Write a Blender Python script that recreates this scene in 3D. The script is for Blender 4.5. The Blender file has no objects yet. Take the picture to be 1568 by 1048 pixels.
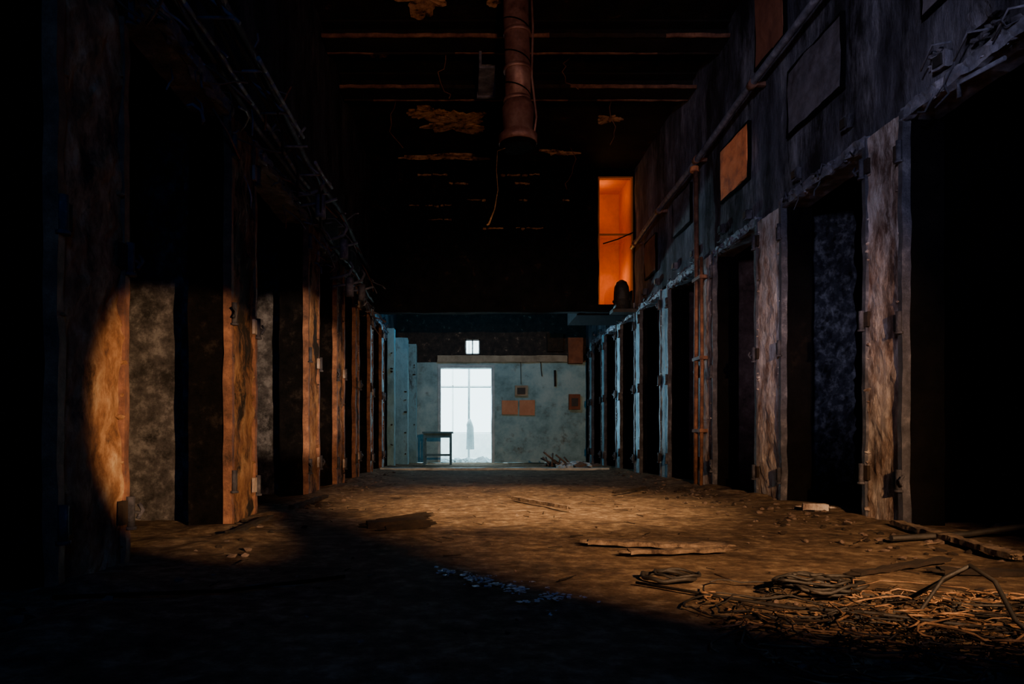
import bpy, bmesh, math, random
from mathutils import Vector, noise, Matrix
random.seed(7)
S = bpy.context.scene

# ------------------------------------------------------------------ materials
def mat(name, stops, scale=2.0, stretch=(1,1,1), rough=0.85, bump=0.4, bscale=18, metal=0.0,
        soot=None, sootscale=1.3, sootlo=0.45, soothi=0.6, crust=0.0, spec=0.3):
    m = bpy.data.materials.new(name); m.use_nodes = True
    nt = m.node_tree; N = nt.nodes; L = nt.links
    b = N['Principled BSDF']; b.inputs['Roughness'].default_value = rough
    b.inputs['Metallic'].default_value = metal
    b.inputs['Specular IOR Level'].default_value = spec
    tc = N.new('ShaderNodeTexCoord'); mp = N.new('ShaderNodeMapping')
    mp.inputs['Scale'].default_value = stretch
    L.new(tc.outputs['Object'], mp.inputs['Vector'])
    n1 = N.new('ShaderNodeTexNoise'); n1.inputs['Scale'].default_value = scale
    n1.inputs['Detail'].default_value = 10; n1.inputs['Roughness'].default_value = 0.7
    L.new(mp.outputs[0], n1.inputs['Vector'])
    r = N.new('ShaderNodeValToRGB'); L.new(n1.outputs['Fac'], r.inputs['Fac'])
    els = r.color_ramp.elements
    while len(els) < len(stops): els.new(0.5)
    for e, (p, c) in zip(els, stops):
        e.position = p; e.color = (*c, 1)
    col = r.outputs['Color']
    if soot is not None:
        n2 = N.new('ShaderNodeTexNoise'); n2.inputs['Scale'].default_value = sootscale
        n2.inputs['Detail'].default_value = 9; n2.inputs['Roughness'].default_value = 0.74
        L.new(mp.outputs[0], n2.inputs['Vector'])
        mr = N.new('ShaderNodeMapRange'); mr.inputs['From Min'].default_value = sootlo
        mr.inputs['From Max'].default_value = soothi; L.new(n2.outputs['Fac'], mr.inputs['Value'])
        mx = N.new('ShaderNodeMix'); mx.data_type = 'RGBA'
        L.new(mr.outputs[0], mx.inputs['Factor']); L.new(col, mx.inputs['A'])
        mx.inputs['B'].default_value = (*soot, 1); col = mx.outputs['Result']
    L.new(col, b.inputs['Base Color'])
    n3 = N.new('ShaderNodeTexNoise'); n3.inputs['Scale'].default_value = bscale
    n3.inputs['Detail'].default_value = 10; n3.inputs['Roughness'].default_value = 0.75
    L.new(mp.outputs[0], n3.inputs['Vector'])
    h = n3.outputs['Fac']
    if crust > 0:
        v = N.new('ShaderNodeTexVoronoi'); v.inputs['Scale'].default_value = 14
        v.inputs['Randomness'].default_value = 1.0
        ad = N.new('ShaderNodeVectorMath'); ad.operation = 'ADD'
        L.new(tc.outputs['Object'], ad.inputs[0]); L.new(n3.outputs['Color'], ad.inputs[1])
        L.new(ad.outputs[0], v.inputs['Vector'])
        ma = N.new('ShaderNodeMath'); ma.operation = 'MULTIPLY_ADD'
        L.new(v.outputs['Distance'], ma.inputs[0]); ma.inputs[1].default_value = crust
        L.new(h, ma.inputs[2]); h = ma.outputs[0]
    bp = N.new('ShaderNodeBump'); bp.inputs['Strength'].default_value = bump
    bp.inputs['Distance'].default_value = 0.05
    L.new(h, bp.inputs['Height']); L.new(bp.outputs[0], b.inputs['Normal'])
    return m

M = {}
M['floor'] = mat('dirt_floor', [(0.32,(0.045,0.027,0.016)),(0.5,(0.15,0.098,0.058)),(0.66,(0.32,0.23,0.14))], 11.0, bump=0.8, bscale=30,
                 soot=(0.035,0.022,0.014), sootscale=1.8, sootlo=0.47, soothi=0.66, rough=0.9, spec=.1)
M['soot'] = mat('sooty_plaster', [(0.3,(0.001,0.001,0.0014)),(0.6,(0.004,0.0035,0.0035)),(0.8,(0.014,0.010,0.008))], 2.5, bump=0.6, spec=.04)
M['beamsoot'] = mat('sooty_steel', [(0.3,(0.004,0.004,0.004)),(0.7,(0.02,0.016,0.014))], 2.5, bump=0.6, spec=.1)
M['jamb'] = mat('sooty_jamb_brick', [(0.35,(0.003,0.003,0.0035)),(0.55,(0.012,0.010,0.010)),(0.72,(0.06,0.045,0.038))], 6, bump=0.9, spec=.05, crust=.6)
M['soot_ceiling'] = mat('burnt_ceiling', [(0.35,(0.005,0.005,0.006)),(0.6,(0.018,0.014,0.012)),(0.72,(0.11,0.055,0.027))], 3.0, bump=0.8, spec=.1)
M['soot_bulk'] = mat('burnt_bulkhead', [(0.35,(0.003,0.004,0.006)),(0.6,(0.008,0.009,0.012)),(0.76,(0.06,0.035,0.022))], 3.5, bump=0.8, spec=.05)
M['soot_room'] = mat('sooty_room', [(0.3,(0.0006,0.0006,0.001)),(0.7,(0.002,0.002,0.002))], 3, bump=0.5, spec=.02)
M['wall_r'] = mat('bluegrey_plaster', [(0.3,(0.032,0.030,0.037)),(0.5,(0.12,0.115,0.135)),(0.66,(0.32,0.30,0.32))], 2.8, stretch=(1,1,0.32), bump=0.9,
                  soot=(0.011,0.009,0.009), sootscale=1.5, sootlo=0.42, soothi=0.60, spec=.15)
M['wall_l'] = mat('burnt_plaster', [(0.3,(0.012,0.014,0.020)),(0.55,(0.05,0.05,0.06)),(0.72,(0.14,0.12,0.11))], 3.4, stretch=(1,1,0.5), bump=0.9,
                  soot=(0.008,0.008,0.010), sootscale=1.8, spec=.15)
M['pale'] = mat('pale_peeling_plaster', [(0.34,(0.13,0.065,0.042)),(0.44,(0.32,0.23,0.18)),(0.54,(0.50,0.42,0.37)),(0.68,(0.64,0.58,0.54))], 7.0, stretch=(1,1,0.4), bump=0.9,
                soot=(0.075,0.04,0.027), sootscale=2.6, sootlo=0.5, soothi=0.62)
M['pale_daylit'] = mat('pale_daylit_plaster', [(0.3,(0.08,0.14,0.17)),(0.5,(0.32,0.45,0.50)),(0.68,(0.52,0.64,0.68))], 4.0, stretch=(1,1,0.6), bump=0.6,
                soot=(0.06,0.065,0.07), sootscale=3.0, sootlo=0.54, soothi=0.68)  # far pillars: blue tint of the daylight is put into the plaster colour
M['tealpost'] = mat('teal_daylit_pilaster', [(0.3,(0.05,0.12,0.15)),(0.5,(0.14,0.28,0.32)),(0.68,(0.24,0.40,0.43))], 2.5, stretch=(1,1,0.5), bump=0.3,
                soot=(0.03,0.04,0.045), sootscale=2.5, sootlo=0.52, soothi=0.66)  # bluish light on the far-left wall is put into this colour
M['wood'] = mat('scorched_rusty_timber', [(0.32,(0.05,0.02,0.010)),(0.46,(0.24,0.105,0.045)),(0.56,(0.42,0.21,0.09)),(0.68,(0.62,0.38,0.19))], 8.0, stretch=(1,1,0.45), bump=1.0, bscale=14,
                soot=(0.018,0.011,0.008), sootscale=3.4, sootlo=0.48, soothi=0.57, crust=.35)
M['wood1'] = mat('rusty_column_paint', [(0.34,(0.10,0.04,0.016)),(0.46,(0.28,0.125,0.048)),(0.56,(0.44,0.24,0.11)),(0.68,(0.60,0.42,0.24))], 9.0, stretch=(1,1,0.6), bump=0.8, bscale=16,
                soot=(0.04,0.02,0.011), sootscale=4.0, sootlo=0.54, soothi=0.64, crust=.25)
M['woodfloor'] = mat('old_plank_wood', [(0.3,(0.07,0.045,0.027)),(0.5,(0.19,0.13,0.083)),(0.7,(0.34,0.24,0.16))], 12.0, bump=0.8, bscale=30,
                soot=(0.05,0.03,0.02), sootscale=8, sootlo=.5, soothi=.6)
M['char'] = mat('charred_wood', [(0.3,(0.008,0.006,0.004)),(0.6,(0.035,0.02,0.011)),(0.8,(0.09,0.045,0.022))], 9.0, bump=0.9, bscale=30)
M['greyroom'] = mat('rough_grey_plaster', [(0.34,(0.05,0.044,0.046)),(0.5,(0.17,0.15,0.15)),(0.62,(0.40,0.37,0.37))], 9.0, bump=1.0, bscale=22,
                soot=(0.03,0.026,0.026), sootscale=3.0, sootlo=0.48, soothi=0.62, crust=0.9)
M['crust'] = mat('blistered_blue_paint', [(0.3,(0.02,0.022,0.032)),(0.5,(0.085,0.088,0.11)),(0.64,(0.36,0.37,0.42))], 12.0, rough=0.35, bump=1.0, bscale=16, crust=2.2, spec=.7)
M['brownroom'] = mat('redbrown_plaster', [(0.3,(0.05,0.026,0.020)),(0.55,(0.18,0.10,0.08)),(0.72,(0.32,0.21,0.18))], 6.0, bump=0.9, bscale=14, crust=0.7)
M['steel'] = mat('bluish_steel', [(0.3,(0.03,0.03,0.04)),(0.55,(0.16,0.16,0.19)),(0.7,(0.36,0.34,0.36))], 8.0, rough=0.5, bump=0.5, metal=0.3)
M['darksteel'] = mat('dark_scorched_steel', [(0.3,(0.014,0.014,0.018)),(0.55,(0.06,0.058,0.07)),(0.7,(0.16,0.15,0.16))], 8.0, rough=0.5, bump=0.5, metal=0.3)
M['rust'] = mat('rusty_steel', [(0.3,(0.03,0.014,0.009)),(0.5,(0.14,0.06,0.033)),(0.7,(0.30,0.14,0.07))], 7.0, rough=0.6, bump=0.4, metal=0.2)
M['duct'] = mat('rusty_duct', [(0.3,(0.06,0.028,0.022)),(0.5,(0.19,0.095,0.08)),(0.7,(0.32,0.2,0.17))], 5.0, rough=0.4, bump=0.25, metal=0.4, spec=.5)
M['orange'] = mat('orange_painted_board', [(0.3,(0.50,0.14,0.012)),(0.7,(0.78,0.23,0.022))], 2.0, bump=0.1)
M['orangeboard'] = mat('scuffed_orange_board', [(0.35,(0.30,0.10,0.04)),(0.5,(0.62,0.20,0.06)),(0.7,(0.75,0.28,0.10))], 5.0, bump=0.3)
M['dullorange'] = mat('dull_orange_board', [(0.3,(0.10,0.03,0.015)),(0.7,(0.24,0.08,0.035))], 3.0, bump=0.2)
M['greyboard'] = mat('grey_metal_board', [(0.3,(0.05,0.045,0.05)),(0.7,(0.14,0.12,0.125))], 4.0, bump=0.2,
                soot=(0.03,0.02,0.018), sootscale=2.5, sootlo=.45, soothi=.65)
M['patch'] = mat('peeled_orange_plaster', [(0.40,(0.03,0.014,0.006)),(0.52,(0.36,0.18,0.08)),(0.7,(0.55,0.32,0.17))], 9.0, bump=0.5)
M['teal'] = mat('teal_painted_wall', [(0.3,(0.09,0.17,0.18)),(0.5,(0.21,0.34,0.36)),(0.65,(0.32,0.43,0.43))], 1.8, bump=0.2,
                soot=(0.09,0.09,0.07), sootscale=2.2, sootlo=0.56, soothi=0.72)
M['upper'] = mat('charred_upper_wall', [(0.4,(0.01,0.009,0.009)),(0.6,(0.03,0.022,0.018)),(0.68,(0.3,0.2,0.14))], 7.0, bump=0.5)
M['beige'] = mat('beige_timber', [(0.3,(0.16,0.12,0.08)),(0.7,(0.36,0.29,0.2))], 4.0, bump=0.3)
M['card'] = mat('cardboard', [(0.3,(0.36,0.14,0.07)),(0.7,(0.52,0.24,0.13))], 4.0, bump=0.1)
M['white'] = mat('whitewashed_wall', [(0.3,(0.6,0.65,0.65)),(0.7,(0.88,0.9,0.89))], 2.5, bump=0.2)
M['greyframe'] = mat('grey_window_paint', [(0.3,(0.22,0.28,0.30)),(0.7,(0.45,0.52,0.54))], 4.0, bump=0.1)
M['cable'] = mat('dusty_cable', [(0.38,(0.03,0.016,0.008)),(0.5,(0.13,0.068,0.03)),(0.65,(0.30,0.17,0.08))], 12.0, bump=0.3)
M['black'] = mat('black_rubber', [(0.3,(0.006,0.006,0.006)),(0.7,(0.03,0.025,0.02))], 8.0, bump=0.3, rough=0.5)
M['flake'] = mat('pale_flakes', [(0.3,(0.22,0.22,0.26)),(0.7,(0.5,0.51,0.6))], 12.0, bump=0.3, rough=0.4)
M['kerb'] = mat('pale_kerb', [(0.3,(0.2,0.24,0.26)),(0.7,(0.55,0.6,0.62))], 6.0, bump=0.3, rough=0.6)
M['rubble'] = mat('rubble_stone', [(0.3,(0.045,0.028,0.02)),(0.55,(0.14,0.095,0.07)),(0.75,(0.30,0.22,0.18))], 5.0, bump=0.7)
M['table'] = mat('dark_blue_table_paint', [(0.3,(0.03,0.08,0.10)),(0.7,(0.08,0.16,0.19))], 5.0, bump=0.2)

# ------------------------------------------------------------------ mesh helpers
def disp(p, amp, freq):
    return noise.noise_vector(p*freq)*amp + noise.noise_vector(p*freq*3.1+Vector((5,3,1)))*amp*0.45

def rbox(bm, x0,x1,y0,y1,z0,z1, cell=0.15, amp=0.01, mi=0, freq=3.0, xf=None):
    n = [max(1, min(70, int(math.ceil(abs(b-a)/cell)))) for a,b in ((x0,x1),(y0,y1),(z0,z1))]
    V = {}
    def v(i,j,k):
        key=(i,j,k)
        if key not in V:
            p = Vector((x0+(x1-x0)*i/n[0], y0+(y1-y0)*j/n[1], z0+(z1-z0)*k/n[2]))
            if amp: p = p + disp(p, amp, freq)
            if xf is not None: p = xf @ p
            V[key] = bm.verts.new(p)
        return V[key]
    def f(a):
        fc = bm.faces.new(a); fc.material_index = mi
    for j in range(n[1]):
        for k in range(n[2]):
            f([v(0,j,k),v(0,j,k+1),v(0,j+1,k+1),v(0,j+1,k)])
            f([v(n[0],j,k),v(n[0],j+1,k),v(n[0],j+1,k+1),v(n[0],j,k+1)])
    for i in range(n[0]):
        for k in range(n[2]):
            f([v(i,0,k),v(i+1,0,k),v(i+1,0,k+1),v(i,0,k+1)])
            f([v(i,n[1],k),v(i,n[1],k+1),v(i+1,n[1],k+1),v(i+1,n[1],k)])
    for i in range(n[0]):
        for j in range(n[1]):
            f([v(i,j,0),v(i,j+1,0),v(i+1,j+1,0),v(i+1,j,0)])
            f([v(i,j,n[2]),v(i+1,j,n[2]),v(i+1,j+1,n[2]),v(i,j+1,n[2])])

def tube(bm, pts, r, seg=8, mi=0, cap=True):
    pts = [Vector(p) for p in pts]
    if not isinstance(r, (list,tuple)): r = [r]*len(pts)
    rings=[]; up=None
    for i,p in enumerate(pts):
        if i==0: t=pts[1]-p
        elif i==len(pts)-1: t=p-pts[i-1]
        else: t=pts[i+1]-pts[i-1]
        if t.length < 1e-6: t = Vector((0,0,1))
        t.normalize()
        if up is None:
            up = Vector((0,0,1)) if abs(t.z)<0.9 else Vector((1,0,0))
        s = t.cross(up)
        if s.length<1e-4: s=t.cross(Vector((0.3,1,0.2)))
        s.normalize(); up = s.cross(t).normalized()
        rings.append([bm.verts.new(p+(s*math.cos(a)+up*math.sin(a))*r[i]) for a in [2*math.pi*q/seg for q in range(seg)]])
    for a,b in zip(rings,rings[1:]):
        for q in range(seg):
            f=bm.faces.new([a[q],a[(q+1)%seg],b[(q+1)%seg],b[q]]); f.material_index=mi; f.smooth=True
    if cap:
        f=bm.faces.new(rings[0]); f.material_index=mi
        f=bm.faces.new(list(reversed(rings[-1]))); f.material_index=mi

def chunk(bm, c, s, mi=0):
    res = bmesh.ops.create_icosphere(bm, subdivisions=1, radius=1.0)
    sc = Vector((random.uniform(.6,1.4),random.uniform(.6,1.4),random.uniform(.35,.8)))*s
    rot = Matrix.Rotation(random.uniform(0,6.28),3,'Z') @ Matrix.Rotation(random.uniform(-.4,.4),3,'X')
    for v in res['verts']:
        q = v.co*random.uniform(.7,1.15)
        v.co = rot @ Vector((q.x*sc.x,q.y*sc.y,q.z*sc.z)) + Vector(c) + Vector((0,0,sc.z*.45))
    for v in res['verts']:
        for f in v.link_faces: f.material_index=mi

def fin(bm, name, mats, smooth=False):
    bmesh.ops.recalc_face_normals(bm, faces=bm.faces)
    me = bpy.data.meshes.new(name); bm.to_mesh(me); bm.free()
    for k in mats: me.materials.append(M[k])
    if smooth:
        for p in me.polygons: p.use_smooth=True
    o = bpy.data.objects.new(name, me); S.collection.objects.link(o)
    return o
B = bmesh.new

# ------------------------------------------------------------------ layout (metres)
XR, XL = 3.08, -1.63          # corridor faces
TH = 0.24                     # wall thickness
DH = 2.84                     # door head height
CZ = 5.42                     # ceiling
YB, YE = -3.0, 17.0           # rear, far end
BK = 12.2                     # bulkhead
RP = [(-1.6,-1.0),(0.4,0.95),(2.35,2.85),(4.70,5.14),(6.48,7.04),(8.25,8.72),(10.05,10.44),(11.65,12.0),(13.1,13.45),(14.55,14.9),(15.95,16.3)]
LP = [(-1.4,-0.9),(0.6,1.15),(2.66,3.20),(4.66,5.20),(6.98,7.5),(8.55,9.1),(10.05,10.4),(11.65,12.0),(13.3,13.7),(14.9,15.4)]

# floor
bm = B(); nx,ny = 280,480
x0,x1,y0,y1 = -5.0,6.5,YB-0.2,YE
g=[]
for j in range(ny+1):
    row=[]
    for i in range(nx+1):
        x=x0+(x1-x0)*i/nx; y=y0+(y1-y0)*j/ny
        p=Vector((x,y,0))
        z = noise.noise(p*0.9)*0.014 + noise.noise(p*3.0)*0.007 + noise.noise(p*8)*0.0035
        e=max(0,1-min(abs(x-XR+0.15),abs(x-XL-0.15))/0.45)
        z += e*0.04*(0.6+noise.noise(p*3))
        row.append(bm.verts.new((x,y,z)))
    g.append(row)
for j in range(ny):
    for i in range(nx):
        bm.faces.new([g[j][i],g[j][i+1],g[j+1][i+1],g[j+1][i]])
fin(bm,'floor',['floor'],True)

# ceiling
bm = B()
rbox(bm,-5.0,6.5,YB-.2,BK+0.3,CZ,CZ+.2,.25,.02)
rbox(bm,-5.0,6.5,BK+0.2,YE+.3,CZ,CZ+.2,.5,.02)
rbox(bm,-5.0,2.1,BK+0.2,YE+.3,3.95,4.1,.3,.02)
rbox(bm,2.1,6.5,13.42,YE+.3,3.95,4.1,.3,.02)
fin(bm,'ceiling',['soot_ceiling'])

# side walls : pillars + header
def side_wall(P, xin, sgn):
    bm=B(); a,b = sorted((xin, xin+sgn*TH))
    rbox(bm,a,b,YB,YE,DH,CZ,.12,.016,0,2.5)
    for (p,q) in P: rbox(bm,a,b,p,q,0,DH,.14,.010,1,3)
    return bm
bm = side_wall(RP,XR,1); rbox(bm,XR,XR+TH,16.3,YE,0,DH,.15,.01,1)
fin(bm,'wall_right',['wall_r','soot'])
bm = side_wall(LP,XL,-1); rbox(bm,XL-TH,XL,15.4,YE,0,DH,.15,.01,2)
fin(bm,'wall_left',['wall_l','jamb','tealpost'])

# outer walls of the side rooms + rear wall
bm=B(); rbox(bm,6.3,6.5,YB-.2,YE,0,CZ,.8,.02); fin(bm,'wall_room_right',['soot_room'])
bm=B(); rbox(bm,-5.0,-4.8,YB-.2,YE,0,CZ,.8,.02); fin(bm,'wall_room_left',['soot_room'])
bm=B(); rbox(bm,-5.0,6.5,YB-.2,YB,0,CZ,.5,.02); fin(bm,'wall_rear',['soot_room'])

# partitions between the side rooms
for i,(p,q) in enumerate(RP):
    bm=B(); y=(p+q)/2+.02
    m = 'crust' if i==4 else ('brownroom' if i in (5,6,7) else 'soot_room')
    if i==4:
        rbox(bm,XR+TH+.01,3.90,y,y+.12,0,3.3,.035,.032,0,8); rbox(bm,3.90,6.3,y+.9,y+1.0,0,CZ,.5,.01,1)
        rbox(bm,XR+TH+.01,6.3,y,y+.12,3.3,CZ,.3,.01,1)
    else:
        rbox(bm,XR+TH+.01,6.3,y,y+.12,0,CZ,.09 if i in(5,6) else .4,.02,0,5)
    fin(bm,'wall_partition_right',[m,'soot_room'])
for i,(p,q) in enumerate(LP):
    bm=B(); y=(p+q)/2+.05
    rbox(bm,-4.8,XL-TH-.01,y,y+.12,0,CZ,.07 if i in (3,4) else .4,.03,0,4)
    if i==3:
        rbox(bm,-1.99,XL-TH-.01,y-.12,y,0,3.2,.07,.02,0,5)
    fin(bm,'wall_partition_left',['greyroom' if i in (3,4,5) else 'soot_room'])

# pillar facings (door surrounds) with angle-iron frames, hinges, latches
def surround(P, xf, sgn, face, steel, name, jag=.012):
    for i,(p,q) in enumerate(P):
        if q<1: continue
        fc = 'pale_daylit' if p>(9.9 if sgn>0 else 10.9) else face
        if sgn<0 and i==2: fc='wood1'
        bm=B()
        a,b = sorted((xf-sgn*.045, xf-sgn*.006))
        rbox(bm,a,b,p+.03,q-.03,.01,DH+random.uniform(-.02,.05),.04,jag,0,7)
        c,d = sorted((xf-sgn*.062, xf-sgn*.004))
        for (u,w) in ((p-.016,p+.03),(q-.03,q+.016)):
            rbox(bm,c,d,u,w,.0,DH+.02,.1,.009,1,5)
        for t in range(34):
            yy=random.choice((p+.04,q-.04))+random.uniform(-.02,.02); zz=random.uniform(.05,DH)
            chunk(bm,(xf-sgn*.045,yy,zz),random.uniform(.010,.028),0)
        for z in (.30,1.45,2.62):
            for s,yy in ((0,p+.0),(1,q)):
                zz = z + random.uniform(-.05,.05)
                xx = xf-sgn*.075
                tube(bm,[(xx,yy,zz-.07),(xx,yy,zz+.07)],.02,8,2)
                tube(bm,[(xx,yy,zz-.085),(xx,yy,zz-.07)],.028,8,2)
                y0=min(yy,yy+(.07 if s==0 else -.07)); y1=y0+.07
                e,f=sorted((xf-sgn*.072,xf-sgn*.05))
                rbox(bm,e,f,y0,y1,zz-.055,zz+.055,.2,.003,3)
                if random.random()<.5:
                    dy = -.05 if s==0 else .05
                    tube(bm,[(xx,yy,zz),(xx-sgn*.02,yy+dy,zz-.01),(xx-sgn*.01,yy+dy*1.2,zz-.04)],.008,6,2)
                    tube(bm,[(xx-sgn*.01,yy+dy*.9,zz-.04),(xx-sgn*.03,yy+dy*1.2,zz),(xx-sgn*.01,yy+dy*1.3,zz+.03)],.010,6,2)
        fin(bm,name,[fc,steel,'darksteel','char' if (sgn>0 or i==2) else 'pale'])
surround(RP,XR,1,'pale','darksteel','door_jamb',.014)
surround(LP,XL,-1,'wood','rust','door_post',.026)

# door head frames
def heads(P, xf, sgn, m, name):
    for (p,q),(r,s) in zip(P,P[1:]):
        if r<1.5: continue
        bm=B(); a,b=sorted((xf-sgn*.06,xf-sgn*.005))
        rbox(bm,a,b,q-.02,r+.02,DH-.05,DH+.04,.04,.020,0,9)
        a,b=sorted((xf-sgn*.0,xf+sgn*.2))
        rbox(bm,a,b,q,r,DH-.04,DH-.005,.08,.012,0,6)
        for t in (.2,.8):
            yy=q+(r-q)*t; zz=DH+random.uniform(.12,.26)
            a,b=sorted((xf-sgn*.06,xf-sgn*.005))
            rbox(bm,a,b,yy-.05,yy+.05,zz-.05,zz+.05,.04,.016,3,9)
            rbox(bm,*sorted((xf-sgn*.075,xf-sgn*.06)),yy-.035,yy+.035,zz-.035,zz+.035,.04,.006,2,9)
        for t in range(8):
            yy=random.uniform(q,r); zz=DH+random.uniform(-.02,.06)
            pts=[(xf-sgn*.04,yy,zz)]
            for w in range(3):
                l=pts[-1]; pts.append((l[0]-sgn*random.uniform(-.005,.05),l[1]+random.uniform(-.08,.08),l[2]+random.uniform(-.09,.04)))
            tube(bm,pts,random.uniform(.004,.010),5,1)
        for t in range(30):
            chunk(bm,(xf-sgn*.05,random.uniform(q,r),DH+random.uniform(-.06,.04)),random.uniform(.008,.024),0)
        fin(bm,name,[m,'darksteel','black','wall_r'])
heads(RP,XR,1,'steel','door_head_frame')
heads(LP,XL,-1,'steel','door_head_frame')

# transom boards above the right doors
def board(y0,y1,z0,z1,m,thick=.03):
    bm=B(); rbox(bm,XR-.055,XR-.055+thick,y0,y1,z0,z1,.08,.016,0,3.5)
    for (a,b,c,d) in ((y0-.02,y1+.02,z0-.025,z0),(y0-.02,y1+.02,z1,z1+.02),(y0-.02,y0,z0,z1),(y1,y1+.02,z0,z1)):
        rbox(bm,XR-.055,XR-.02,a,b,c,d,.1,.010,1,4)
    fin(bm,'transom_board',[m,'soot'])
board(5.47,6.35,3.43,4.0,'greyboard')
board(7.25,8.0,3.38,3.96,'orangeboard')
board(6.45,7.05,4.42,5.3,'dullorange')
board(9.1,9.8,3.5,4.0,'greyboard')
board(10.72,11.35,3.25,3.82,'dullorange')
board(3.6,4.5,3.4,4.0,'greyboard')

# wall conduit with drop pipes
bm=B()
tube(bm,[(2.93,y,4.27-.055*(y-5.3)+.012*math.sin(y*2)) for y in [3+.4*i for i in range(23)]],.036,10,0)
for y in (3.6,5.3,6.9,8.55,10.2,11.6):
    z=4.27-.055*(y-5.3)
    tube(bm,[(2.93,y-.04,z),(2.93,y+.04,z)],.048,10,1)
    rbox(bm,2.95,3.06,y-.02,y+.02,z-.02,z+.02,.2,0,1)
fin(bm,'wall_conduit',['steel','rust'])
bm=B()
tube(bm,[(2.95,8.62,4.03),(2.96,8.62,2.5),(2.95,8.62,1.2),(2.95,8.62,.02)],.030,10,0)
tube(bm,[(2.96,8.46,2.85),(2.97,8.46,1.5),(2.96,8.46,.02)],.022,10,0)
tube(bm,[(2.93,8.62,3.97),(2.93,8.62,4.03)],.055,10,1)
for z in (.7,1.6,2.6): rbox(bm,2.92,3.02,8.40,8.68,z-.02,z+.02,.3,0,0)
fin(bm,'drop_pipe',['rust','orangeboard'])

# ceiling I-beams
def ibeam(y, z, name='steel_ceiling_beam', w=.34, x0=XL+.02, x1=XR-.02):
    bm=B()
    rbox(bm,x0,x1,y-w/2,y+w/2,z,z+.025,.3,.008,0)
    rbox(bm,x0,x1,y-w/2,y+w/2,z+.17,z+.19,.4,.004,0)
    rbox(bm,x0,x1,y-.015,y+.015,z+.02,z+.18,.4,.003,0)
    for yy,h in ((y-w/2,.028),(y+w/2,.02)):
        x=x0
        while x<x1:
            L=random.uniform(.3,1.1)
            rbox(bm,x,min(x+L,x1),yy-.01,yy+.01,z-.012,z+h,.08,.010,random.choice((1,1,1,2)),6)
            x+=L
    fin(bm,name,['beamsoot','rust','char'])
ibeam(7.97,5.2); ibeam(9.1,5.2); ibeam(6.2,5.2); ibeam(3.5,5.2)
bm=B(); rbox(bm,.19,.42,8.75,8.79,4.98,5.40,.06,.01,0,5); rbox(bm,.22,.39,8.1,8.75,5.0,5.03,.2,.005,0)
rbox(bm,.20,.23,8.1,8.76,5.0,5.3,.2,.005,0)
fin(bm,'hanger_bracket',['steel'])

# hanging ventilation pipe
bm=B()
cx,cy=.57,7.0
tube(bm,[(cx-.02,cy,CZ+.0),(cx-.02,cy,4.9),(cx,cy,4.4),(cx,cy,4.02)],.13,28,0)
tube(bm,[(cx,cy,4.05),(cx,cy,3.98),(cx,cy,3.75),(cx,cy,3.70),(cx,cy,3.62)],[.14,.165,.15,.20,.195],24,1)
tube(bm,[(cx,cy,3.615),(cx,cy,3.58)],[.19,.17],24,2)
for z in (5.15,4.75,4.38,4.06): tube(bm,[(cx-.008,cy,z-.02),(cx-.008,cy,z+.02)],.142,24,1)
pts=[]
for i in range(120):
    a=i*.22; z=5.4-i*.0115; pts.append((cx-.01+.138*math.cos(a),cy+.138*math.sin(a),z))
tube(bm,pts,.007,5,2)
tube(bm,[(cx+.13,cy-.02,5.3),(cx+.15,cy-.03,4.8),(cx+.14,cy-.02,4.3),(cx+.19,cy,3.9),(cx+.16,cy,3.68)],.012,6,1)
fin(bm,'ventilation_pipe',['duct','duct','soot'])
bm=B()
tube(bm,[(.44,7.0,3.58),(.36,7.0,3.55),(.35,7.0,3.35),(.365,7.0,3.15),(.33,7.0,2.95),(.27,7.0,2.8),(.25,7,2.79)],[.004]*4+[.006,.011,.010],6,0)
fin(bm,'hanging_wire',['cable'])
random.seed(31)
for (wx,wy) in ((1.3,8.3),(-.9,9.3),(2.0,9.3),(1.7,10.8),(-.2,8.2)):
    bm=B(); pts=[(wx,wy,5.22)]
    for k in range(7):
        l=pts[-1]; pts.append((l[0]+random.uniform(-.08,.08),l[1]+random.uniform(-.04,.04),l[2]-random.uniform(.04,.13)))
    tube(bm,pts,.006,5,0); fin(bm,'hanging_wire',['rust'])

# peeled ceiling patches
def patch(cx,cy,rx,ry,seed):
    bm=B(); n=60
    c=bm.verts.new((cx,cy,CZ-.045)); ring=[]; ring2=[]
    for i in range(n):
        a=2*math.pi*i/n; r=.75+.9*noise.noise(Vector((math.cos(a)*1.7+seed,math.sin(a)*1.7,seed)))+.35*noise.noise(Vector((math.cos(a)*6,math.sin(a)*6,seed)))
        r=max(r,.2)
        ring.append(bm.verts.new((cx+rx*r*math.cos(a),cy+ry*r*math.sin(a),CZ-.04-.02*random.random())))
        ring2.append(bm.verts.new((cx+rx*r*math.cos(a),cy+ry*r*math.sin(a),CZ-.025)))
    for i in range(n):
        bm.faces.new([c,ring[i],ring[(i+1)%n]]); bm.faces.new([ring[i],ring2[i],ring2[(i+1)%n],ring[(i+1)%n]])
    fin(bm,'peeled_plaster_patch',['patch'])
patch(-.45,7.35,.45,.4,1.3); patch(-.05,10.35,.65,.35,4.1); patch(2.2,10.2,.22,.12,7.7); patch(-.45,10.0,.3,.2,9.2); patch(.35,7.35,.25,.2,2.2); patch(-.3,11.6,.9,.12,3.2)
patch(1.6,11.4,.3,.1,5.5); patch(1.5,7.2,.15,.1,6.6); patch(-1.0,8.5,.12,.1,8.8)

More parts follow.
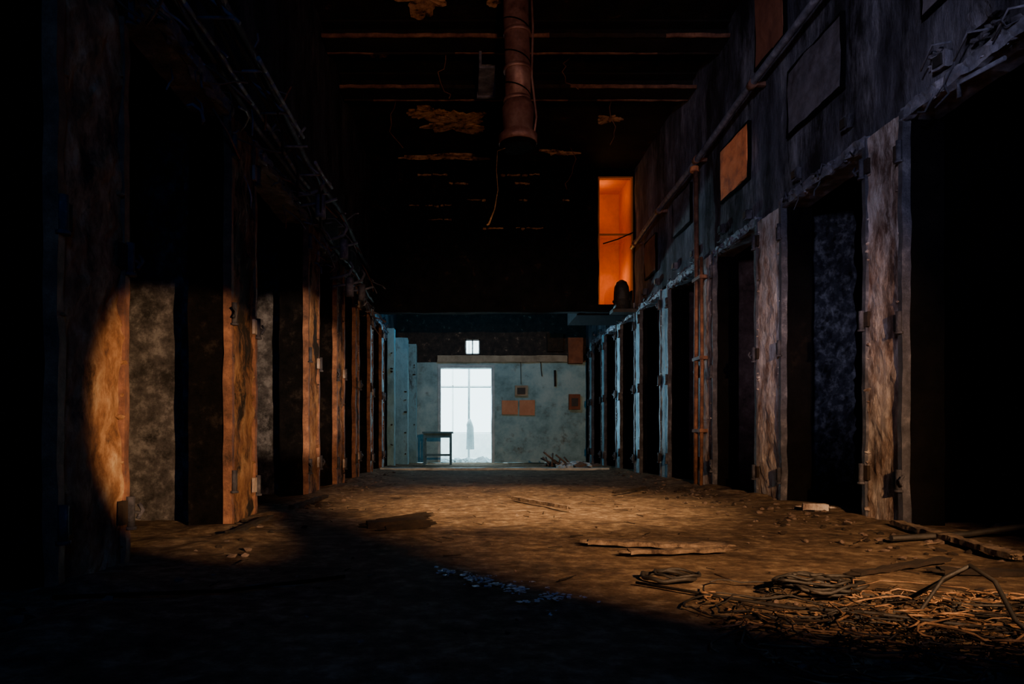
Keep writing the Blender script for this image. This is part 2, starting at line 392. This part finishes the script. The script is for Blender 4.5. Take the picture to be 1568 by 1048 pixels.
# bulkhead with the tall window
WX0,WX1,WZ0,WZ1 = 2.43,3.06,3.0,5.30
bm=B()
rbox(bm,XL-.01,WX0,BK,BK+.2,2.86,CZ,.15,.02,0,3)
rbox(bm,WX0,XR+.05,BK,BK+.2,2.86,WZ0,.15,.006,0,3)
rbox(bm,WX0,XR+.05,BK,BK+.2,WZ1,CZ,.15,.004,0,3)
rbox(bm,WX1,XR+.05,BK,BK+.2,WZ0,WZ1,.15,.003,0,3)
rbox(bm,WX0-.35,XR+.0,BK+.2,13.42,2.84,2.91,.3,.003,0,3)
rbox(bm,WX0-.35,WX0-.25,BK+.2,13.42,2.9,CZ,.3,.003,0,3)
rbox(bm,WX0-.35,XR+.0,13.42,13.5,2.84,CZ,.3,.003,0,3)
fin(bm,'wall_bulkhead',['soot_bulk'])
random.seed(77)
for i,(xa,xb,z) in enumerate(((-.8,1.6,5.30),(-.5,1.2,5.15),(-.1,1.9,4.85),(.1,1.5,4.35),(-1.2,-.2,4.75),(-.6,.0,4.5))):
    bm=B(); x=xa
    while x<xb:
        w=random.uniform(.04,.3)
        if random.random()<.6: rbox(bm,x,min(x+w,xb),BK-.055,BK-.028,z-.008+random.uniform(-.015,.012),z+.008,.03,.018,0,14)
        x+=w+.03
    fin(bm,'rusted_ledge_strip',['patch'])
# alcove behind window
bm=B()
rbox(bm,WX0-.25,XR-.0,13.3,13.4,2.93,CZ-.01,.4,.0,0)
rbox(bm,WX0-.25,WX0-.2,BK+.2,13.4,2.93,CZ-.01,.4,.0,0)
rbox(bm,XR-.03,XR-.0,BK+.2,13.4,2.93,CZ-.01,.4,.0,0)
rbox(bm,WX0-.25,XR,BK+.2,13.4,2.92,2.97,.4,.0,0)
rbox(bm,WX0-.25,XR,BK+.2,13.4,CZ-.06,CZ-.01,.4,.0,0)
fin(bm,'wall_orange_alcove',['orange'])
bm=B()
rbox(bm,WX0,WX1,BK+.05,BK+.09,4.245,4.28,.2,.003,0)
rbox(bm,WX0,WX0+.03,BK+.04,BK+.1,WZ0,WZ1,.2,.003,0); rbox(bm,WX1-.03,WX1,BK+.04,BK+.1,WZ0,WZ1,.2,.003,0)
rbox(bm,WX0,WX1,BK+.04,BK+.1,WZ1-.03,WZ1,.2,.003,0)
tube(bm,[(2.52,BK+.02,4.09),(2.78,BK+.02,4.17),(3.05,BK+.02,4.29)],.012,6,1)
fin(bm,'window_1',['orange','char'])
bm=B()
by=BK-.19
tube(bm,[(2.80,by,2.86),(2.80,by,3.16),(2.80,by,3.27),(2.80,by,3.35),(2.80,by,3.39)],[.14,.135,.125,.09,.03],18,0)
tube(bm,[(2.80,by,3.0),(2.80,by,3.03)],.155,18,0)
tube(bm,[(2.93,by,3.0),(2.97,by,3.2),(2.97,by,2.86)],.03,8,0)
rbox(bm,2.62,3.02,by-.14,by+.14,2.8,2.86,.1,.005,0)
fin(bm,'alarm_bell_housing',['black'])

# far end wall with doorway and little window
bm=B()
DX0,DX1,DZ=-.54,.73,2.36
def fw(x0,x1,z0,z1,mi): rbox(bm,x0,x1,YE,YE+.25,z0,z1,.2,.008,mi)
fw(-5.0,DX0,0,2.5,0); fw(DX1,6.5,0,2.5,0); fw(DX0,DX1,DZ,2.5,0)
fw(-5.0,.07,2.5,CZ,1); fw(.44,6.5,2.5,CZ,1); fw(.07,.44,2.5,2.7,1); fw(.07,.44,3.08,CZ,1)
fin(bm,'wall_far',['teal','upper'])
bm=B(); rbox(bm,-.62,2.6,YE-.1,YE-.01,2.5,2.66,.12,.012,0,4); fin(bm,'trim_1',['beige'])
bm=B(); rbox(bm,2.62,2.98,YE-.14,YE-.02,2.46,3.1,.15,.02,0,4); rbox(bm,2.1,2.5,YE-.12,YE-.02,2.75,3.2,.15,.03,1,4); fin(bm,'rusty_wall_cabinet',['dullorange','char'])
bm=B()
rbox(bm,DX0-.07,DX0,YE-.03,YE+.28,0,DZ,.3,.004,0); rbox(bm,DX1,DX1+.07,YE-.03,YE+.28,0,DZ,.3,.004,0)
rbox(bm,DX0-.07,DX1+.07,YE-.03,YE+.28,DZ,DZ+.08,.3,.004,0)
fin(bm,'door_1',['greyframe'])
bm=B()
rbox(bm,.07,.44,YE+.08,YE+.12,2.7,2.73,.2,0,0); rbox(bm,.07,.44,YE+.08,YE+.12,3.05,3.08,.2,0,0)
rbox(bm,.24,.27,YE+.08,YE+.12,2.7,3.08,.2,0,0); rbox(bm,.07,.10,YE+.08,YE+.12,2.7,3.08,.2,0,0); rbox(bm,.41,.44,YE+.08,YE+.12,2.7,3.08,.2,0,0)
fin(bm,'window_2',['greyframe'])
bm=B(); rbox(bm,.98,1.38,YE-.06,YE-.01,1.2,1.55,.2,.006,0); rbox(bm,1.42,1.80,YE-.05,YE-.01,1.18,1.56,.2,.006,0); fin(bm,'cardboard_notice',['card'])
bm=B(); rbox(bm,2.64,2.92,YE-.12,YE-.01,1.32,1.70,.1,.01,0); rbox(bm,2.70,2.86,YE-.14,YE-.12,1.4,1.6,.2,0,1); fin(bm,'fuse_box',['dullorange','black'])
bm=B(); rbox(bm,1.30,1.62,YE-.08,YE-.01,1.66,1.92,.1,.012,0); rbox(bm,1.36,1.56,YE-.1,YE-.08,1.7,1.86,.2,0,1); fin(bm,'switch_box',['beige','black'])
bm=B(); tube(bm,[(1.95,YE-.04,2.5),(1.96,YE-.04,2.3),(1.98,YE-.04,2.15)],.012,6,0); tube(bm,[(1.45,YE-.04,2.5),(1.46,YE-.04,1.95)],.008,6,0)
tube(bm,[(2.3,YE-.04,2.3),(2.31,YE-.04,1.9)],.03,6,0); fin(bm,'wall_cable',['char'])

# bright room beyond the doorway
bm=B()
YW=21.5
rbox(bm,-3.2,-3.0,YE+.25,YW,0,4.2,.5,.01,0); rbox(bm,3.0,3.2,YE+.25,YW,0,4.2,.5,.01,0)
rbox(bm,-3.2,3.2,YE+.25,YW,4.2,4.4,.5,.01,0)
rbox(bm,-3.0,3.0,YW,YW+.15,0,.75,.4,.01,0); rbox(bm,-3.0,3.0,YW,YW+.15,3.3,4.2,.4,.01,0)
fin(bm,'wall_bright_room',['white'])
bm=B(); rbox(bm,-8,8,YE+.26,34,-.12,-.02,.4,.02,0); fin(bm,'ground',['white'])
bm=B()
for x in (-2.96,-1.7,-.3,.92,2.2,2.96): rbox(bm,x-.025,x+.025,YW,YW+.1,.75,3.3,.4,0,0)
for z in (.78,2.25,3.26): rbox(bm,-3,3,YW,YW+.1,z-.02,z+.02,.6,0,0)
fin(bm,'window_3',['white'])
bm=B()
tube(bm,[(.18,YE+2.2,-.02),(.19,YE+2.2,3.4)],.03,8,0)
tube(bm,[(-.7,YE+2.2,2.05),(.9,YE+2.2,2.05)],.02,8,0)
tube(bm,[(.22,YE+2,.3),(.22,YE+2,.9),(.2,YE+2,1.0),(.2,YE+2,1.15)],[.12,.10,.09,.03],10,0)
fin(bm,'water_riser_pipe',['greyframe'])
bm=B()
for i in range(90): chunk(bm,(random.uniform(-.8,1.0),random.uniform(YE+.4,YE+1.7),-.02),random.uniform(.04,.16))
fin(bm,'plaster_rubble',['greyframe'])

# threshold kerb
bm=B(); rbox(bm,XL+.08,XR-.3,12.9,13.05,0.0,.045,.12,.012,0,4); fin(bm,'trim_2',['kerb'])

# table near far doorway
bm=B()
tx0,tx1,ty0,ty1=-.92,-.22,15.6,16.15
rbox(bm,tx0,tx1,ty0,ty1,.72,.76,.2,.003); rbox(bm,tx0+.05,tx1-.05,ty0+.04,ty0+.06,.62,.72,.3,0)
rbox(bm,tx0+.05,tx1-.05,ty1-.06,ty1-.04,.62,.72,.3,0)
for x in (tx0+.05,tx1-.05):
    for y in (ty0+.05,ty1-.05): rbox(bm,x-.025,x+.025,y-.025,y+.025,0,.72,.3,0)
rbox(bm,tx0+.05,tx1-.05,ty0+.04,ty0+.06,.2,.25,.3,0)
fin(bm,'wooden_table',['table'])

# far-left projecting pilasters
for (x,y) in ((-1.42,14.2),(-1.25,15.6),(-1.12,16.6)):
    bm=B(); rbox(bm,XL+.07,x,y,y+.28,0,2.9,.12,.012,0,4)
    for t in range(5): chunk(bm,(x-.05,y-.01,random.uniform(.2,2.8)),random.uniform(.02,.05),1)
    fin(bm,'pillar',['tealpost','char'])

# torn conduits, cable tray on the left wall
random.seed(21)
bm=B()
for z0,r,ph in ((2.98,.020,0),(3.45,.03,2.1)):
    pts=[]; y=1.6
    while y<12:
        pts.append((XL+.07+.02*math.sin(y*1.3+ph),y,z0+.03*math.sin(y*2.1+ph)+.02*noise.noise(Vector((y*3,ph,0)))))
        y+=.18
    tube(bm,pts,r,7,0)
fin(bm,'wall_cable_run',['darksteel'])
bm=B()
def tray_z(y): return 3.02+.05*math.sin(y*1.1)-.05*max(0,math.sin(y*2.3))
ys=[2.0+.15*i for i in range(32)]
for x in (XL+.14,XL+.36):
    for a,b in zip(ys,ys[1:]):
        if x>XL+.3 and (3.6<a<4.2 or 5.4<a<5.9): continue
        tube(bm,[(x,a,tray_z(a)),(x,b,tray_z(b))],.016,5,0)
for i,y in enumerate(ys[::4]):
    tube(bm,[(XL+.14,y,tray_z(y)),(XL+.36,y,tray_z(y))],.010,5,0)
for y in (2.5,3.9,5.2,6.6):
    tube(bm,[(XL+.03,y,tray_z(y)+.3),(XL+.36,y,tray_z(y)+.02)],.012,5,0)
for k in range(3):
    pts=[]; y=2.0+random.random()
    x=XL+random.uniform(.18,.32)
    while y<5.0+k*.8:
        pts.append((x+.05*noise.noise(Vector((y,k,0))),y,tray_z(y)+.03+.05*noise.noise(Vector((y*1.5,k,3))))); y+=.2
    l=pts[-1]; pts+= [(l[0]+.02,l[1]+.12,l[2]-.1),(l[0],l[1]+.18,l[2]-.25-.08*k)]
    tube(bm,pts,random.uniform(.008,.014),6,1)
fin(bm,'cable_tray',['steel','char'])
bm=B()
for i in range(90):
    y=random.choice([random.uniform(2.8,6.5),random.uniform(6.5,12)]); z=random.uniform(2.5,3.5)
    pts=[(XL+.03,y,z)]
    d=Vector((random.uniform(.05,.12),random.uniform(-.1,.1),random.uniform(-.1,.06)))
    for k in range(random.randint(2,4)):
        l=Vector(pts[-1]); d=d+Vector((random.uniform(-.05,.03),random.uniform(-.06,.06),random.uniform(-.07,.05))); pts.append(tuple(l+d*.7))
    pts=[(max(p[0],XL+.02),p[1],p[2]) for p in pts]
    tube(bm,pts,random.uniform(.004,.011),5,random.choice((0,1)))
fin(bm,'torn_wires',['rust','steel'])
bm=B()
for y,z in ((7.9,2.9),(8.3,2.55),(9.3,2.7),(6.6,2.95)):
    tube(bm,[(XL+.02,y,z),(XL+.16,y,z+.02),(XL+.26,y-.02,z+.05),(XL+.30,y,z+.14),(XL+.26,y,z+.2)],.018,7,0)
    tube(bm,[(XL+.05,y,z-.1),(XL+.32,y,z-.06),(XL+.42,y,z-.03)],.014,6,0)
    tube(bm,[(XL+.26,y,z-.22),(XL+.26,y,z+.0)],.05,10,0)
fin(bm,'broken_lamp_bracket',['steel'])

# right wall broken ironwork (near top right)
bm=B()
for y,z in ((4.0,2.95),(4.3,3.05),(3.7,2.9)):
    for t in range(4):
        chunk(bm,(XR-.06,y+random.uniform(-.14,.14),z+random.uniform(-.06,.04)),random.uniform(.015,.035),0)
    tube(bm,[(XR-.09,y-.12,z-.02),(XR-.12,y,z+.03),(XR-.10,y+.14,z-.06)],.007,6,1)
rbox(bm,XR-.10,XR-.02,3.8,4.05,3.0,3.12,.03,.03,0,9)
tube(bm,[(XR-.06,3.8,2.72),(XR-.10,4.1,2.74),(XR-.08,4.12,2.66)],.014,7,1)
fin(bm,'torn_ironwork',['wall_r','steel'])

# ------------------------------------------------------------------ debris
random.seed(5)
def plank(name,a,b,w,h,m,roll=0,amp=.008):
    a=Vector(a); b=Vector(b); d=b-a; L=d.length
    R=d.to_track_quat('X','Z').to_matrix().to_4x4()
    xf=Matrix.Translation(a)@R@Matrix.Rotation(roll,4,'X')
    bm=B(); rbox(bm,0,L,-w/2,w/2,0,h,.03,amp,0,13,xf)
    for i in range(9):
        s=random.choice((0,L)); yy=random.uniform(-w/2,w/2)
        p=xf@Vector((s,yy,h/2)); q=xf@Vector((s+(.05 if s else -.05),yy,h/2)); tube(bm,[p,q],[.006,.002],5,0)
    return fin(bm,name,[m])
plank('wooden_plank',(.70,3.78,.02),(1.40,3.62,.02),.10,.022,'woodfloor')
plank('wooden_plank',(.84,3.44,.02),(1.34,3.52,.02),.06,.018,'woodfloor')
plank('wooden_plank',(2.86,4.50,.03),(2.62,3.22,.03),.07,.03,'woodfloor')
plank('wooden_plank',(2.1,3.0,.01),(2.75,2.9,.01),.08,.02,'char')
plank('wooden_stick',(.48,6.5,.02),(.86,5.5,.03),.035,.03,'woodfloor',0,.004)
plank('charred_log',(-.64,4.58,.0),(-.26,4.70,.02),.09,.04,'char',.1,.006)
plank('charred_log',(-.50,4.42,.0),(-.22,4.56,.02),.04,.03,'char',.4,.005)
plank('charred_log',(-.6,4.76,.0),(-.25,4.88,.04),.05,.03,'char',.4,.005)
plank('wooden_stick',(1.6,7.2,.02),(2.1,7.9,.02),.04,.03,'char')
plank('wooden_stick',(-1.4,4.1,.02),(-1.38,4.9,.03),.05,.02,'char')
plank('wooden_stick',(-1.4,5.6,.02),(-1.32,6.6,.03),.05,.03,'char')
plank('wooden_plank',(1.7,2.95,.01),(2.3,3.25,.02),.05,.015,'char')
plank('brick_piece',(2.78,5.58,.02),(2.96,5.52,.02),.08,.05,'pale')
bm=B(); tube(bm,[(2.45,3.9,.03),(2.9,3.93,.05),(3.3,3.95,.10),(3.9,4.0,.16)],.018,8,0); fin(bm,'iron_bar',['black'])
bm=B(); tube(bm,[(-1.5,2.5,.02),(-.9,2.6,.02),(-.5,2.9,.015)],.007,8,0); fin(bm,'iron_rod',['soot'])
def ring(cx,cy,r,t,n=40,turns=1,jit=0,z=.02):
    return [(cx+(r+jit*noise.noise(Vector((i*.3,cx,0))))*math.cos(2*math.pi*i/n),cy+(r+jit*noise.noise(Vector((i*.3,cy,5))))*math.sin(2*math.pi*i/n),z+.02*noise.noise(Vector((i*.2,1,cx)))+.012*i/n) for i in range(int(n*turns)+1)]
bm=B(); tube(bm,ring(.86,2.85,.105,.02,40,1),.009,8,0,False); tube(bm,ring(.9,2.86,.09,.02,40,1,0,.03),.006,8,0,False); fin(bm,'rubber_ring',['black'])
bm=B(); tube(bm,ring(1.35,2.58,.14,.02,40,3.3,.05,.03),.007,7,0); tube(bm,ring(1.3,2.55,.11,.02,40,2.2,.05,.05),.006,7,0); fin(bm,'cable_coil',['black'])
# tangled cable heap
def hx():
    while True:
        cx=random.gauss(1.5,.42); cy=random.gauss(2.1,.28)
        if cy>1.45 and cx>.8 and cy<2.65: return cx,cy
bm=B()
for i in range(120):
    cx,cy=hx()
    r=random.uniform(.06,.28); a0=random.uniform(0,6.28); arc=random.uniform(1.2,6.0); e=random.uniform(.35,1)
    hz=.015+.06*max(0,1-abs(cx-1.6)/.7)*random.random()
    pts=[]
    for k in range(24):
        a=a0+arc*k/23
        pts.append((cx+r*math.cos(a)+.08*noise.noise(Vector((k*.3,i,0))),cy+r*e*math.sin(a)+.08*noise.noise(Vector((k*.3,i,4))),max(.010,hz+.03*noise.noise(Vector((k*.25,i,9))))))
    tube(bm,pts,random.uniform(.0012,.0042),5,random.choice((0,0,1,2)))
for i in range(200):
    cx,cy=hx(); a=random.uniform(0,3.14); L=random.uniform(.015,.05)
    z=random.uniform(.01,.03)
    tube(bm,[(cx,cy,z),(cx+L*.5*math.cos(a),cy+L*.5*math.sin(a),z+random.uniform(0,.015)),(cx+L*math.cos(a),cy+L*math.sin(a),max(.008,z+random.uniform(-.02,.02)))],random.uniform(.001,.002),4,random.choice((0,1)))
for i in range(700):
    cx,cy=hx(); chunk(bm,(cx,cy,.003),random.uniform(.003,.015),random.choice((0,1,3)))
fin(bm,'tangled_cable_heap',['cable','char','black','rubble'])
bm=B()
tube(bm,[(1.5,2.35,.03),(1.56,2.25,.12),(1.60,2.15,.20),(1.60,2.05,.17),(1.58,1.95,.08),(1.60,1.85,.02)],.007,8,0)
tube(bm,[(1.60,2.15,.20),(1.55,2.2,.15),(1.48,2.2,.05),(1.42,2.22,.02)],.006,8,0)
tube(bm,[(.7,2.75,.02),(.95,2.5,.02),(1.1,2.3,.03),(1.3,2.2,.04),(1.5,2.0,.05),(1.9,1.9,.03)],.006,7,0)
fin(bm,'electric_cable',['black'])
# pale flakes
bm=B()
for i in range(420):
    t=random.random()**.8; cx=-.1+.48*t+random.gauss(0,.02+.03*t); cy=3.02-.62*t+random.gauss(0,.03+.05*t); s=.003+.011*random.random()**2
    if noise.noise(Vector((cx*9,cy*9,0)))<-.05: continue
    c=Vector((cx,cy,.018+random.random()*.008)); n=7; vs=[]
    for k in range(n):
        a=k*6.28/n+random.random()*.5; q=s*random.uniform(.6,1.5); vs.append(bm.verts.new(c+Vector((q*math.cos(a),q*math.sin(a),random.uniform(-.002,.003)))))
    bm.faces.new(vs)
fin(bm,'paint_flakes',['flake'])
# rubble
bm=B()
for i in range(1100):
    if i%3==0: x=random.gauss(XR-.25,.16)
    elif i%3==1: x=random.gauss(XL+.25,.12)
    else: x=random.uniform(XL+.1,XR-.1)
    x=min(max(x,XL+.1),XR-.12)
    y=random.uniform(2.0,12.5)
    s=random.uniform(.003,.011) if i%3>1 else random.uniform(.006,.034)
    chunk(bm,(x,y,.0),s,random.choice((0,0,1)))
for i in range(450):
    chunk(bm,(3.0-abs(random.gauss(0,.4)),random.uniform(2.6,8.5),.0),random.uniform(.006,.026),random.choice((0,1)))
fin(bm,'scattered_rubble',['rubble','char'])
bm=B()
for i in range(60): chunk(bm,(random.uniform(3.4,4.5),random.uniform(3.0,4.7),.0),random.uniform(.02,.06),0)
fin(bm,'room_rubble',['rubble'])
bm=B()
for i in range(150):
    x=random.uniform(-1.3,2.9); y=random.uniform(2.6,10); a=random.uniform(0,3.14); L=random.uniform(.03,.12)
    tube(bm,[(x,y,.015),(x+L*math.cos(a),y+L*math.sin(a),.015+random.uniform(0,.01))],[random.uniform(.002,.005),.002],4,random.choice((0,1,1)))
fin(bm,'wood_splinters',['woodfloor','char'])
bm=B()
for i in range(70): chunk(bm,(min(random.gauss(2.4,.25),2.9),random.gauss(14.6,.5),.0),random.uniform(.04,.14),random.choice((0,1)))
for i in range(8):
    a=Vector((random.uniform(1.8,2.6),random.uniform(14,15),.03)); tube(bm,[a,a+Vector((random.uniform(-.5,.3),random.uniform(-.3,.3),random.uniform(.05,.3)))],.02,6,0)
fin(bm,'debris_heap',['rubble','kerb'])
bm=B()
for i in range(40): chunk(bm,(random.uniform(3.36,3.6),random.gauss(9.6,.2),.02+random.random()*.5),random.uniform(.04,.12),random.choice((0,1)))
fin(bm,'rubbish_pile',['char','dullorange'])

# ------------------------------------------------------------------ lights
def aim(o,t): o.rotation_euler=(Vector(t)-o.location).to_track_quat('-Z','Y').to_euler()
def spot(name,loc,t,size,power,col,blend=.3,r=.05):
    l=bpy.data.lights.new(name,'SPOT'); l.energy=power; l.color=col; l.spot_size=math.radians(size); l.spot_blend=blend; l.shadow_soft_size=r
    o=bpy.data.objects.new(name,l); o.location=loc; aim(o,t); S.collection.objects.link(o); return o
def area(name,loc,t,size,power,col):
    l=bpy.data.lights.new(name,'AREA'); l.energy=power; l.color=col; l.size=size
    o=bpy.data.objects.new(name,l); o.location=loc; aim(o,t); S.collection.objects.link(o); return o
def point(name,loc,power,col,r=.1):
    l=bpy.data.lights.new(name,'POINT'); l.energy=power; l.color=col; l.shadow_soft_size=r
    o=bpy.data.objects.new(name,l); o.location=loc; S.collection.objects.link(o); return o
spot('torch_floor',(1.7,-.8,1.75),(1.25,7,.25),46,2500,(1,.57,.28),.55)
spot('overhead_pool_fill',(1.2,2.8,4.9),(.65,6.2,0),38,5400,(1,.64,.35),1.0,.08)  # unseen spot added overhead to brighten the floor pool
spot('torch_left',(1.9,-.6,.95),(-1.63,4.2,.70),18,2600,(1,.60,.30),.3,.03)
spot('torch_mid_left',(1.9,-.6,1.2),(-1.8,7.4,1.25),12.5,4600,(1,.70,.46),.4,.03)
spot('cool_wall_fill',(-1.3,-1.2,2.5),(3.2,6.1,3.1),38,1150,(.66,.66,1),.8,.3)  # added cool fill from behind the camera for the upper right wall
spot('cool_room_fill',(-1.0,-.8,1.9),(3.5,6.9,1.5),11,650,(.66,.68,1),.6,.1)  # added fill reaching the partitions through the right openings
spot('warm_ceiling_bounce',(.8,-1.5,1.2),(.5,8.9,5.2),34,850,(1,.52,.27),.8,.2)  # added spot standing in for warm bounce on ceiling and beams
area('blue_fill',(.6,-2.2,2.6),(-1.63,2.2,2.9),1.2,42,(.10,.32,1))
point('far_daylight_fill',(.9,13.4,3.4),70,(.22,.70,1),.3)  # hidden point lamp added behind the bulkhead to light the far wall
point('far_side_fill',(-.4,13.8,3.4),45,(.12,.58,1),.3)  # second hidden point lamp, added for the far-left side
spot('doorway_daylight',(-.42,18.3,1.2),(3.0,12.8,2.0),32,1500,(.45,.80,1),.4,.15)
point('orange_lamp',(2.6,12.7,5.1),4.5,(1,.50,.12),.1)
point('orange_lamp',(2.75,12.75,3.6),6.5,(1,.50,.12),.1)
area('bright_room_fill',(0,YE+2.4,4.1),(0,YE+2.3,0),3.5,650,(.70,.93,1))  # area lamp added under the closed ceiling to brighten the room beyond
spot('orange_board_fill',(0.2,4.0,3.9),(3.05,7.6,3.67),9,90,(1,.42,.2),.3)  # extra spot added only to lift the orange transom board
w=bpy.data.worlds.new('World'); S.world=w; w.use_nodes=True
bg=w.node_tree.nodes['Background']; bg.inputs[0].default_value=(.66,.92,1,1); bg.inputs[1].default_value=6

# ------------------------------------------------------------------ camera
cam=bpy.data.cameras.new('camera'); co=bpy.data.objects.new('camera',cam); S.collection.objects.link(co)
co.location=(0,0,.6); co.rotation_euler=(math.radians(90),0,0)
cam.sensor_width=36; cam.lens=24; cam.shift_x=.0485; cam.shift_y=.0944; cam.clip_start=.05
S.camera=co
